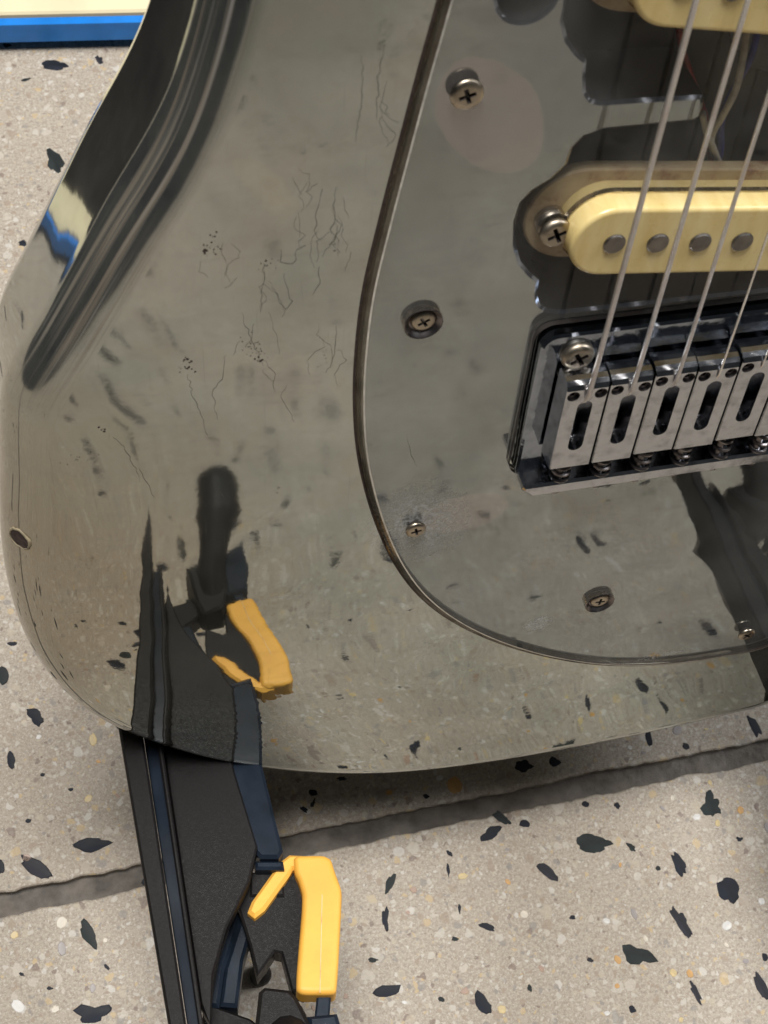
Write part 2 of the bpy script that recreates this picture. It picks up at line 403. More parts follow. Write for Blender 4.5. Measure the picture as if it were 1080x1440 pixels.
def spline(pts, closed=True, step=2.5):
    p = [np.array(q, float) for q in pts]; n = len(p); out = []
    for i in range(n if closed else n - 1):
        a, b, c, d = (p[(i - 1) % n], p[i], p[(i + 1) % n], p[(i + 2) % n]) if closed else (p[max(i - 1, 0)], p[i], p[i + 1], p[min(i + 2, n - 1)])
        # centripetal Catmull-Rom
        t0 = 0; t1 = t0 + max(np.linalg.norm(b - a), 1e-6) ** .5; t2 = t1 + max(np.linalg.norm(c - b), 1e-6) ** .5; t3 = t2 + max(np.linalg.norm(d - c), 1e-6) ** .5
        m = max(2, int(np.linalg.norm(c - b) / step))
        for k in range(m):
            t = t1 + (t2 - t1) * k / m
            A1 = (t1 - t) / (t1 - t0) * a + (t - t0) / (t1 - t0) * b if t1 > t0 else b
            A2 = (t2 - t) / (t2 - t1) * b + (t - t1) / (t2 - t1) * c
            A3 = (t3 - t) / (t3 - t2) * c + (t - t2) / (t3 - t2) * d if t3 > t2 else c
            B1 = (t2 - t) / (t2 - t0) * A1 + (t - t0) / (t2 - t0) * A2
            B2 = (t3 - t) / (t3 - t1) * A2 + (t - t1) / (t3 - t1) * A3
            out.append((t2 - t) / (t2 - t1) * B1 + (t - t1) / (t2 - t1) * B2)
    if not closed: out.append(p[-1])
    return out

def tube(mb, path, r, n=10, mat=0, cap=True):
    path = [np.array(p, float) for p in path]; rs = r if hasattr(r, '__len__') else [r] * len(path)
    up = np.array([0.31, 0.2, 0.93]); rings = []
    for i, p in enumerate(path):
        t = path[min(i + 1, len(path) - 1)] - path[max(i - 1, 0)]; t /= np.linalg.norm(t) + 1e-12
        if i == 0: u = np.cross(t, up); 
        else: u = u - t * (u @ t)
        u /= np.linalg.norm(u) + 1e-12; w = np.cross(t, u)
        rings += [tuple(p + rs[i] * (u * math.cos(2 * math.pi * k / n) + w * math.sin(2 * math.pi * k / n))) for k in range(n)]
    f = [[i * n + k, i * n + (k + 1) % n, (i + 1) * n + (k + 1) % n, (i + 1) * n + k] for i in range(len(path) - 1) for k in range(n)]
    if cap: f += [list(range(n))[::-1], [(len(path) - 1) * n + k for k in range(n)]]
    return mb.add(rings, f, mat)

def lathe(mb, prof, cx, cy, n=28, mat=0):
    v = []; m = len(prof)
    for r, z in prof: v += [(cx + r * math.cos(2 * math.pi * k / n), cy + r * math.sin(2 * math.pi * k / n), z) for k in range(n)]
    f = [[i * n + k, i * n + (k + 1) % n, (i + 1) * n + (k + 1) % n, (i + 1) * n + k] for i in range(m - 1) for k in range(n)]
    return mb.add(v, f, mat)

def cross_shape(cx, cy, a, w, ang):
    pts = []
    for k in range(4):
        t = ang + k * math.pi / 2; c, s = math.cos(t), math.sin(t)
        for x, y in ((a, -w), (a, w), (w * 1.05, w * 1.05)): pts.append((cx + x * c - y * s, cy + x * s + y * c))
    return pts

def phillips(mb, cx, cy, r, z0, h, ang, flat=0.55, mat=0, dark=1):
    """round head with a real cross recess"""
    rt = r * flat
    prof = [(r * .98, z0)] + [(rt + (r - rt) * math.cos(a), z0 + h * (0.35 + 0.65 * math.sin(a))) for a in [math.pi / 2 * k / 6 for k in range(7)]]
    lathe(mb, prof, cx, cy, 28, mat)
    zt = z0 + h; ring = circle(cx, cy, rt, 28); cr = ccw(cross_shape(cx, cy, rt * .88, r * .13, ang))
    P, T = cdt([ring, cr]); mb.add([(x, y, zt) for x, y in P], T.tolist(), mat)
    low = inset(cr, r * .05); n = len(cr); zb = zt - r * .42
    mb.add([(x, y, zt) for x, y in cr] + [(x, y, zb) for x, y in low], [[(i + 1) % n, i, n + i, n + (i + 1) % n] for i in range(n)], dark)
    P, T = cdt([low]); mb.add([(x, y, zb) for x, y in P], T.tolist(), dark)
    return mb

def tag(o, label=None, cat=None, group=None, kind=None):
    for k, v in (('label', label), ('category', cat), ('group', group), ('kind', kind)):
        if v: o[k] = v
    return o

def empty(name, loc):
    o = bpy.data.objects.new(name, None); C.objects.link(o); o.location = loc; o.empty_display_size = 0.05; return o

# ------------------------------------------------------------------ floor: terrazzo slabs, grout between, chips
floor = mesh_obj('floor', [(-715, -2300, -4), (1500, -2300, -4), (1500, 1110, -4), (-715, 1110, -4)], [[0, 1, 2, 3]], M['grout'])
tag(floor, 'beige terrazzo floor with dark stone chips and grey grout', kind='structure')
j_a = onfloor(100, 1258) * 1000; j_b = onfloor(700, 1130) * 1000; j_c = onfloor(1060, 1063) * 1000
jang = math.atan2(j_c.y - j_a.y - 0, j_c.x - j_a.x); jy = (j_a.y + onfloor(100, 1300).y * 1000) / 2
TP = 1200.0
def wavy(a, b, amp, seed, step=4.0):
    rng = random.Random(seed); a = np.array(a); b = np.array(b); L = np.linalg.norm(b - a); n = max(2, int(L / step)); t = (b - a) / L; nn = np.array([-t[1], t[0]])
    out = []; w = 0
    for i in range(n):
        w = w * 0.72 + rng.uniform(-1, 1) * amp * .55; k = min(1, i / 3, (n - i) / 3)
        out.append(tuple(a + t * L * i / n + nn * (w + rng.uniform(-.3, .3) * amp * .5) * k))
    return out
def slab(seed, fine):
    h = TP / 2 - 4.2; amp = 0.8 if fine else 0.8; st = 2.6 if fine else 12
    c = [(-h, -h), (h, -h), (h, h), (-h, h)]; lp = []
    for i in range(4): lp += wavy(c[i], c[(i + 1) % 4], amp, seed * 10 + i, st)
    mb = MB(); prism(mb, lp, -4.5, 0, 0.5 if fine else 0.0, bottom=False); return mb
slab_near = [slab(s, True) for s in (1, 2)]; slab_far = slab(3, False)
cyj, sxj = math.cos(jang), math.sin(jang)
far_mesh = None
for iy in range(-2, 1):
    for ix in range(0, 2):
        near = abs(ix) <= 0 and iy in (-1, 0)
        lx = ix * TP - 120; ly = iy * TP + TP / 2
        wx = j_b.x + lx * cyj - ly * sxj; wy = j_b.y + lx * sxj + ly * cyj
        if near:
            o = slab_near[iy + 1].build('terrazzo_tile', M['terrazzo'], floor)
        else:
            if far_mesh is None:
                o = slab_far.build('terrazzo_tile', M['terrazzo'], floor); far_mesh = o.data
            else:
                o = bpy.data.objects.new('terrazzo_tile', far_mesh); C.objects.link(o); o.parent = floor
        o.location = (wx * .001, wy * .001, 0); o.rotation_euler = (0, 0, jang)

def chip_mesh(name, mat, seed, n=9, elong=1.0, jag=0.3):
    rng = random.Random(seed); lp = []
    key = [1 + rng.uniform(-jag, jag) for _ in range(n)]; m = n * 2
    for k in range(m):
        a = 2 * math.pi * (k + rng.uniform(-.25, .25)) / m; r = (key[k // 2] if k % 2 == 0 else (key[k // 2] + key[(k // 2 + 1) % n]) / 2) * (1 + rng.uniform(-.09, .09))
        lp.append((r * math.cos(a), r * math.sin(a)))
    n = m
    mb = MB(); lp = ccw(lp); 
    lp2 = [(x * .9, y * .9) for x, y in lp]
    mb.add([(x, y, 0.0) for x, y in lp] + [(x, y, 0.16) for x, y in lp2], [[i, (i + 1) % n, n + (i + 1) % n, n + i] for i in range(n)])
    P, T = cdt([lp2]); mb.add([(x, y, 0.16) for x, y in P], T.tolist())
    o = mb.build(name, mat, None, smooth=False); me = o.data; bpy.data.objects.remove(o); return me
dark_meshes = [chip_mesh('dark_chip', M[random.choice(['chip_a', 'chip_a', 'chip_b', 'chip_c'])], 100 + k, random.choice([7, 9, 11, 13]), jag=random.uniform(.2, .42)) for k in range(26)]
peb_meshes = [chip_mesh('pebble', M[m], 300 + k, random.choice([9, 10, 12]), jag=random.uniform(.06, .2)) for k, m in enumerate(['peb_a', 'peb_b', 'peb_c', 'peb_d', 'peb_e', 'peb_f'] * 4)]
def put_chip(name, me, x, y, a, b, ang):
    o = bpy.data.objects.new(name, me); C.objects.link(o); o.parent = floor
    o.location = (x, y, 0.0); o.scale = (a * 1000, b * 1000, 1); o.rotation_euler = (0, 0, ang); return o
# chips seen in the photograph: pixel centre, pixel length, pixel width, pixel angle (clockwise, image)
CH = [(53,1222,54,20,35),(133,1188,52,18,-8),(50,1008,30,18,50),(15,1068,24,12,80),(4,948,26,14,80),(125,1315,38,16,60),(130,1425,48,24,-5),(0,1218,22,12,80),
 (40,1155,10,6,0),(18,905,14,6,0),(735,1078,24,18,0),(780,1072,16,13,0),(912,1038,22,9,75),(1060,1020,38,11,60),(1000,1133,36,25,80),(836,1186,42,26,0),(690,1172,30,16,-30),
 (738,1158,18,13,0),(706,1150,26,13,30),(770,1226,34,14,40),(888,1192,16,7,45),(955,1215,34,14,65),(1025,1253,36,28,70),(960,1300,58,16,58),(897,1343,42,26,15),(978,1395,32,9,65),
 (1072,1390,46,13,65),(890,1420,11,9,20),(868,1133,10,8,40),(823,1131,10,9,0),(925,1221,7,6,0),(548,1243,26,10,110),(542,1292,32,9,88),(685,1303,22,9,20),(545,1395,46,16,-8),(680,1412,36,18,60),
 (630,1222,18,5,85),(646,1278,14,4,85),(440,1115,12,9,0),(427,1138,14,6,30),(440,1130,14,5,110),(525,1350,12,7,0),(632,1200,10,6,50),(1076,1346,14,10,70),
 (640,1320,9,7,0),(830,1350,9,6,20),(77,228,34,20,70),(32,342,11,8,0),(78,92,36,13,5),(140,85,16,9,60),(10,64,10,6,0),(480,1095,12,6,0),(965,1050,12,8,40),(600,1120,9,6,0),(205,1240,12,10,0),(455,1225,9,5,70),(620,1405,10,6,20),(745,1390,9,6,60),(1040,1180,9,6,0),(805,1290,8,6,0),(60,1090,8,5,0),(100,1110,7,5,0),(30,1370,8,5,30),(70,1390,9,5,0),(150,1360,10,5,40)]
seen = []
def onjoint(x, y): return abs(-(x - j_b.x * .001) * sxj + (y - j_b.y * .001) * cyj) < 0.0075
for i, (px, py, l, w, a) in enumerate(CH):
    a = math.radians(a); p = onfloor(px, py); e = onfloor(px + l / 2 * math.cos(a), py + l / 2 * math.sin(a)); f = onfloor(px - w / 2 * math.sin(a), py + w / 2 * math.cos(a))
    put_chip('dark_chip', dark_meshes[i % 26], p.x, p.y, (e - p).length, (f - p).length, math.atan2((e - p).y, (e - p).x)); seen.append((p.x, p.y))
rng = random.Random(11); nput = 0
def vis(x, y): return -0.2 < x < 0.16 and -0.16 < y < 0.42
while nput < 226:                      # the same stone goes on in front of and behind the guitar
    x = rng.uniform(-0.32, 0.2); y = rng.uniform(-0.52, 0.03) if rng.random() < .9 else rng.uniform(0.05, 0.36)
    if vis(x, y) and -0.155 < y < 0.0 and rng.random() < .93: continue
    if onjoint(x, y) or any((x - a) ** 2 + (y - b) ** 2 < 0.009 ** 2 for a, b in seen): continue
    a = rng.choice([1.5, 2, 2.6, 3.2, 4.4, 5.8] if x > -.06 else [2, 3, 4, 5, 6, 7]) * .001; put_chip('dark_chip', rng.choice(dark_meshes), x, y, a, a * rng.uniform(.35, .8), rng.uniform(0, 6.3)); seen.append((x, y)); nput += 1
mb = MB()
for k in range(1700):                  # farther chips, too many to pick apart
    x = rng.uniform(-0.68, 1.2); y = rng.uniform(-1.5, 0.9)
    if -0.33 < x < 0.21 and -0.53 < y < 0.37: continue
    a = rng.choice([2, 2.6, 3.2, 4.4, 6.0]); b = a * rng.uniform(.4, .85); t = rng.uniform(0, 6.3); m = 7
    mb.add([(x * 1000 + a * rng.uniform(.7, 1.2) * math.cos(2 * math.pi * q / m) * math.cos(t) - b * math.sin(2 * math.pi * q / m) * math.sin(t), y * 1000 + a * math.cos(2 * math.pi * q / m) * math.sin(t) + b * rng.uniform(.7, 1.2) * math.sin(2 * math.pi * q / m) * math.cos(t), .16) for q in range(m)], [list(range(m))])
tag(mb.build('far_chips', M['chip_a'], floor, smooth=False), kind='stuff')
nput = 0
while nput < 285:
    x = rng.uniform(-0.21, 0.16); y = rng.uniform(-0.17, 0.02) if rng.random() < .8 else rng.uniform(0.1, 0.4)
    if onjoint(x, y) or any((x - a) ** 2 + (y - b) ** 2 < 0.0055 ** 2 for a, b in seen): continue
    a = abs(rng.gauss(0, .9)) + 0.75; put_chip('pebble', rng.choice(peb_meshes), x, y, a * .001, a * rng.uniform(.55, .95) * .001, rng.uniform(0, 6.3)); seen.append((x, y)); nput += 1

# ------------------------------------------------------------------ guitar
guitar = bpy.data.objects.new('electric_guitar', None); C.objects.link(guitar); guitar.empty_display_size = 0.05
guitar.matrix_world = Matrix.Translation(g2w(BASE)) @ MG.to_4x4()
tag(guitar, 'tarnished mirror metal electric guitar with clear pickguard standing on folding stand', 'guitar')
OFF = BASE

# body outline
sil = [(205, 0, -38), (160, 90, -38), (110, 195, -37), (70, 280, -36), (32, 365, -34), (10, 425, -30), (3, 500, -20), (1, 600, -11), (3, 700, -7), (6, 800, -6), (14, 860, -6), (30, 918, -6), (55, 963, -6),
       (85, 997, -6), (122, 1026, -6), (165, 1047, -6), (215, 1063, -6), (270, 1075, -6), (330, 1084, -6), (400, 1089, -6), (480, 1088, -6), (560, 1082, -6), (650, 1071, -6), (740, 1057, -6), (830, 1040, -6), (920, 1020, -6), (1000, 1003, -6), (1080, 982, -6)]
out = [tuple(onz(*q)[:2]) for q in sil][::2] + [tuple(onz(*sil[-1])[:2])]
bl = out[-1]
out += [(112, -176), (140, -150), (158, -112), (162, -70), (153, -25), (138, 18), (127, 60), (128, 98), (140, 130), (148, 158), (138, 178), (116, 178), (90, 166), (62, 172), (34, 186),
        (-30, 200), (-62, 205), (-92, 222), (-118, 246), (-140, 244), (-150, 220), (-140, 180), (-120, 145), (-108, 118)]
loop = ccw(spline(out, True, 2.2)); loop = [tuple(p) for p in loop]
for _ in range(6):                    # relax so the mirror edge runs smooth
    a = np.array(loop); loop = [tuple(q) for q in (np.roll(a, 1, 0) + 2 * a + np.roll(a, -1, 0)) / 4]
nor = normals2d(loop)
for _ in range(8): nor = (np.roll(nor, 1, 0) + nor + np.roll(nor, -1, 0)); nor /= np.linalg.norm(nor, axis=1)[:, None]
LW = np.clip((-nor[:, 0] - 0.15) / 0.6, 0, 1)
for _ in range(60): LW = (np.roll(LW, 1) + LW + np.roll(LW, -1)) / 3
LP = np.array(loop)
def contour_v(xy):
    """how far the face lies below its flat plane: the soft crown towards the bass edge"""
    d = np.empty(len(xy)); w = np.empty(len(xy))
    for k in range(0, len(xy), 4000):
        X = xy[k:k + 4000]; q = ((X[:, None, :] - LP[None]) ** 2).sum(-1); m = q.argmin(1); best = np.full(len(X), 1e9); bw = np.zeros(len(X))
        for o_ in (-1, 0):
            i0 = (m + o_) % len(LP); i1 = (i0 + 1) % len(LP); A = LP[i0]; B = LP[i1]; ab = B - A
            u_ = np.clip(((X - A) * ab).sum(1) / (ab ** 2).sum(1), 0, 1); dd = np.linalg.norm(X - A - ab * u_[:, None], axis=1); g_ = dd < best
            best[g_] = dd[g_]; bw[g_] = (LW[i0] * (1 - u_) + LW[i1] * u_)[g_]
        d[k:k + 4000] = best; w[k:k + 4000] = bw
    D0 = 84.0; c = np.clip(D0 - d, 0, None)
    return -0.26 * c ** 3 / (3 * D0 ** 2) * w / (1 + np.exp(np.clip((xy[:, 1] + 5) / 14, -40, 40)))
def contour(x, y): return float(contour_v(np.array([[x, y]], float))[0])
RO = 11.0; TH = 45.0; NR = 14
V = []; F = []; N = []
L = np.array(loop); n = len(L)
CF = []
def addv(x, y, z, nx, ny, nz, c=True):
    V.append((x, y, z)); N.append((nx, ny, nz)); CF.append(c)
rows = []
for k in range(NR + 1):
    th = math.pi / 2 * k / NR; q = L - nor * RO * (1 - math.cos(th)); rows.append(len(V))
    for i in range(n): addv(q[i, 0], q[i, 1], -RO * (1 - math.sin(th)), nor[i, 0] * math.cos(th), nor[i, 1] * math.cos(th), math.sin(th))
for k in range(NR): F += [[rows[k] + i, rows[k] + (i + 1) % n, rows[k + 1] + (i + 1) % n, rows[k + 1] + i] for i in range(n)]
inner = [tuple(p) for p in (L - nor * RO)]
# back half (plain roundover)
brow = []
for k in range(5):
    th = math.pi / 2 * k / 4; q = L - nor * RO * (1 - math.cos(th)); brow.append(len(V))
    for i in range(n): addv(q[i, 0], q[i, 1], -TH + RO * (1 - math.sin(th)), nor[i, 0] * math.cos(th), nor[i, 1] * math.cos(th), -math.sin(th), False)
F += [[brow[0] + i, brow[0] + (i + 1) % n, rows[0] + (i + 1) % n, rows[0] + i] for i in range(n)]
for k in range(4): F += [[brow[k + 1] + i, brow[k + 1] + (i + 1) % n, brow[k] + (i + 1) % n, brow[k] + i] for i in range(n)]
P, T = cdt([inner]); b0 = len(V)
for x, y in P: addv(x, y, -TH, 0, 0, -1, False)
F += [[b0 + i for i in t[::-1]] for t in T.tolist()]
# routed cavities seen through the clear guard
def facepx(lst, z=0): return [tuple(onz(x, y, z)[:2]) for x, y in lst]
cavA = facepx([(793, 30), (799, 55), (812, 74), (826, 86), (824, 108), (825, 130), (833, 141), (846, 144), (905, 140), (990, 135), (990, 150), (986, 166), (974, 172), (910, 178), (850, 184), (822, 194), (806, 210), (799, 232), (776, 254), (750, 270),
               (735, 286), (727, 310), (726, 345), (733, 370), (747, 386), (759, 396), (756, 415), (760, 429), (770, 436), (790, 438), (1080, 407)])
x1, y1 = cavA[-1]; x0, y0 = cavA[0]
cavA += [(x1 + 24, y1 - 1), (x1 + 30, y1 + 6), (x1 + 31, 60), (48, 70), (48, 150), (30, 158), (-20, 158), (x0 + 1, 150), (x0 - .3, 120)]
cavA = ccw(cavA)
cavB = ccw(circle(*onz(742, -8, 0)[:2], 5.6, 26))
cr_ = 0.8
holesTop = [inset(h, -cr_) for h in (cavA, cavB)]
gx, gy = np.meshgrid(np.arange(-170, -60, 1.6), np.arange(-206, 240, 1.6)); gp = np.stack([gx.ravel(), gy.ravel()], 1)
gp = gp[(np.sqrt(((gp[:, None, ::1] - L[None, ::4]) ** 2).sum(-1)).min(1) < 90)]
ia = np.array(inset(inner, 0.8)); gp = gp[pinp(gp, ia)]
for h in holesTop: gp = gp[~pinp(gp, np.array(inset(h, -1.5)))]
P, T = cdt([inner] + holesTop, gp); b0 = len(V)
for x, y in P: addv(x, y, 0.0, 0, 0, 1)
F += [[b0 + i for i in t] for t in T.tolist()]
V = np.array(V); N = np.array(N); CF = np.array(CF); XY = V[CF][:, :2]; e = .25
g0 = contour_v(XY); gxv = (contour_v(XY + [e, 0]) - contour_v(XY - [e, 0])) / (2 * e); gyv = (contour_v(XY + [0, e]) - contour_v(XY - [0, e])) / (2 * e)
V[CF, 2] += g0; N[CF, 0] -= gxv * N[CF, 2]; N[CF, 1] -= gyv * N[CF, 2]
V = V.tolist(); N = N.tolist()
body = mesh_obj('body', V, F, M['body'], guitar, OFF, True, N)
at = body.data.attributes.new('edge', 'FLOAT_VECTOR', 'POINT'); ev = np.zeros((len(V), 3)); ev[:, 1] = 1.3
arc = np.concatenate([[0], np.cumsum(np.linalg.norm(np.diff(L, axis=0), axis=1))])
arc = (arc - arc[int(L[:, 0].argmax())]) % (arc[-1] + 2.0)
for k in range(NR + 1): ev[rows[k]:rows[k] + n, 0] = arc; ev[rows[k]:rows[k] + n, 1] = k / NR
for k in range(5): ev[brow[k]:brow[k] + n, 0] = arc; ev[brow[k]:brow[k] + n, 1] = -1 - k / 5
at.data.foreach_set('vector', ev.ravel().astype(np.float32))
for h, ht, dep in ((cavA, holesTop[0], 17.0), (cavB, holesTop[1], 14.0)):
    mb = MB(); m = len(h)
    v = [(x, y, 0) for x, y in ht] + [(x, y, -.6) for x, y in h]; mb.add(v, [[(i + 1) % m, i, m + i, m + (i + 1) % m] for i in range(m)], 1)
    v = [(x, y, -.6) for x, y in h] + [(x, y, -dep) for x, y in h]; mb.add(v, [[(i + 1) % m, i, m + i, m + (i + 1) % m] for i in range(m)], 0)
    P, T = cdt([h]); mb.add([(x, y, -dep) for x, y in P], T.tolist(), 0)
    tag(mb.build('cavity', [M['cavity'], M['chrome']], guitar, OFF), 'dark routed hollow under the clear pickguard')
# grey shielding tape lying at the cavity bottom
mb = MB(); prism(mb, [(6, 60), (30, 52), (36, 88), (20, 104), (2, 92), (-6, 76)], -16.9, -15.8, 0.3); mb.build('shielding_tape', M['tape'], guitar, OFF)

# bare hole on the bass edge
hp = onz(25, 792, -1.5); hi = int(np.argmin(((L - hp[:2]) ** 2).sum(1))); ho = nor[hi]
axis = np.array([ho[0] * .62, ho[1] * .62, .79]); u = np.cross(axis, [0, 1, 0]); u /= np.linalg.norm(u); w = np.cross(axis, u)
cpt = np.array([L[hi, 0], L[hi, 1], 0]) - np.array([ho[0], ho[1], 0]) * RO * (1 - .62)
e_ = .3; gxx = (contour(cpt[0] + e_, cpt[1]) - contour(cpt[0] - e_, cpt[1])) / (2 * e_); gyy = (contour(cpt[0], cpt[1] + e_) - contour(cpt[0], cpt[1] - e_)) / (2 * e_)
cpt[2] = -RO * (1 - .785) + contour(cpt[0], cpt[1])
axis = np.array([ho[0] * .62 - gxx * .785, ho[1] * .62 - gyy * .785, .785]); axis /= np.linalg.norm(axis); u = np.cross(axis, [0, 1, 0]); u /= np.linalg.norm(u); w = np.cross(axis, u)
mb = MB(); rng = random.Random(5); nn = 26
wob = [1 + rng.uniform(-.07, .07) for _ in range(nn)]
def hring(r, d): return [tuple(cpt + axis * d + (u * math.cos(2 * math.pi * k / nn) + w * math.sin(2 * math.pi * k / nn)) * r * wob[k]) for k in range(nn)]
rings = [(3.6, -.7), (3.3, .22), (2.95, .34), (2.85, .2)]
for (ra, da), (rb, db) in zip(rings, rings[1:]): mb.add(hring(ra, da) + hring(rb, db), [[k, (k + 1) % nn, nn + (k + 1) % nn, nn + k] for k in range(nn)], 0)
mb.add(hring(2.85, .2), [list(range(nn))], 1)
tag(mb.build('plugged_hole', [M['rim'], M['wood']], guitar, OFF), 'dark brown plugged hole with pale chipped rim on the edge')

# hairline cracks and pits in the plating
def ribbon(mb, pts, wd, seed, z=0.035):
    rng = random.Random(seed); path = []
    for (ax, ay), (bx, by) in zip(pts, pts[1:]):
        Ls = math.hypot(bx - ax, by - ay); m = max(2, int(Ls / 1.1))
        for k in range(m):
            t = k / m; path.append((ax + (bx - ax) * t + rng.uniform(-.32, .32), ay + (by - ay) * t + rng.uniform(-.32, .32)))
    path.append(pts[-1]); path = np.array(path); v = []; mm = len(path)
    for i in range(mm):
        t = path[min(i + 1, mm - 1)] - path[max(i - 1, 0)]; t = t / (np.linalg.norm(t) + 1e-9); nn_ = np.array([-t[1], t[0]])
        ww = wd * (0.35 + 0.65 * math.sin(math.pi * (i + .5) / mm)) * rng.uniform(.6, 1.2)
        for s in (-1, 1): q = path[i] + nn_ * ww * s; v.append((q[0], q[1], z + contour(q[0], q[1])))
    mb.add(v, [[2 * i, 2 * i + 2, 2 * i + 3, 2 * i + 1] for i in range(mm - 1)])
cracks = [[(265, 530), (272, 560), (284, 590), (293, 615)], [(318, 500), (312, 535), (300, 550), (303, 575), (306, 592)], [(372, 372), (370, 405), (366, 440)], [(384, 405), (394, 425), (402, 437), (410, 425), (404, 408), (400, 385)],
          [(340, 440), (350, 470), (362, 495), (370, 515)], [(455, 265), (445, 305), (443, 330), (452, 338)], [(472, 262), (470, 300), (466, 330)], [(473, 458), (474, 480), (466, 510), (458, 525)],
          [(160, 622), (178, 640), (192, 665), (198, 685)], [(198, 665), (210, 690), (218, 705)], [(395, 350), (396, 368), (413, 372), (418, 352), (430, 345)], [(450, 375), (448, 400), (440, 415)], [(355, 455), (352, 480), (345, 490)],
          [(572, 618), (578, 640), (586, 655)], [(540, 60), (532, 110), (530, 170)], [(510, 80), (508, 150), (500, 200)], [(305, 690), (315, 702)]]
for i, cpx in enumerate(cracks):
    mb = MB(); ribbon(mb, facepx(cpx), 0.075, 40 + i); mb.build('hairline_crack', M['crack'], guitar, OFF, smooth=False)
rng = random.Random(77)
for i in range(34):                    # finer checking between the long cracks
    x_, y_ = rng.choice([(375, 400), (450, 300), (360, 490), (470, 330), (290, 350), (450, 480), (410, 250), (530, 140)]); x_ += rng.gauss(0, 22); y_ += rng.gauss(0, 26); pts = [(x_, y_)]
    for k in range(rng.randint(2, 5)): x_ += rng.gauss(0, 6); y_ += rng.uniform(5, 16); pts.append((x_, y_))
    mb = MB(); ribbon(mb, facepx(pts), 0.045, 400 + i); mb.build('hairline_crack', M['crack'], guitar, OFF, smooth=False)
mb = MB(); rng = random.Random(21)
for (px, py, sx, sy, cnt, rm) in [(292, 345, 22, 16, 20, .42), (287, 353, 6, 5, 4, .9), (262, 515, 12, 16, 16, .6), (360, 490, 20, 26, 34, .34), (366, 505, 7, 8, 5, .7), (378, 372, 15, 14, 22, .32), (147, 612, 7, 7, 6, .6), (455, 505, 10, 14, 12, .3), (470, 345, 8, 10, 10, .3), (392, 690, 8, 8, 6, .3), (120, 655, 30, 22, 24, .3)]:
    for k in range(cnt):
        x, y, _ = onz(px + rng.gauss(0, sx * .5), py + rng.gauss(0, sy * .5)); r = rm * rng.uniform(.15, .6); z = .03 + contour(x, y); m = 7
        lp = [(x + r * rng.uniform(.6, 1.2) * math.cos(2 * math.pi * q / m), y + r * rng.uniform(.6, 1.2) * math.sin(2 * math.pi * q / m), z + rng.uniform(0, .02)) for q in range(m)]
        mb.add(lp, [list(range(m))])
tag(mb.build('pitting', M['wood'], guitar, OFF, smooth=False), kind='stuff')

# ---- bridge
SP = 10.71; SX = [SP * (i - 2.5) for i in range(6)]
bridge = bpy.data.objects.new('bridge', None); C.objects.link(bridge); bridge.parent = guitar
PX0, PX1 = -37.0, 37.0
def rounded(x0, x1, y0, y1, r, cut=None, n=5):
    pts = []
    for (cx, cy, a0, rr) in ((x1 - r, y0 + r, -90, r), (x1 - r, y1 - r, 0, r), (x0 + r, y1 - r, 90, r), (x0 + r, y0 + r, 180, r)):
        for k in range(n + 1): a = math.radians(a0 + 90 * k / n); pts.append((cx + rr * math.cos(a), cy + rr * math.sin(a)))
    return pts
mb = MB(); prism(mb, rounded(PX0, PX1, -43.5, 7.0, 4.2), 0.2, 4.6, 0.6); mb.build('base_plate', M['plate'], bridge, OFF)
mb = MB(); prism(mb, [(PX0 + 3.2, -44.2), (PX1 - 3.2, -44.2), (PX1 - .6, -41.6), (PX1 - .6, -39.9), (PX0 + .6, -39.9), (PX0 + .6, -41.6)], 4.4, 9.6, 0.7); mb.build('rear_rim', M['saddle'], bridge, OFF)
for x in (-28.0, 28.0):
    mb = MB(); phillips(mb, x, 0.6, 4.0, 4.6, 2.0, 0.5, 0.62); mb.build('mounting_screw', [M['screw'], M['pit']], bridge, OFF)
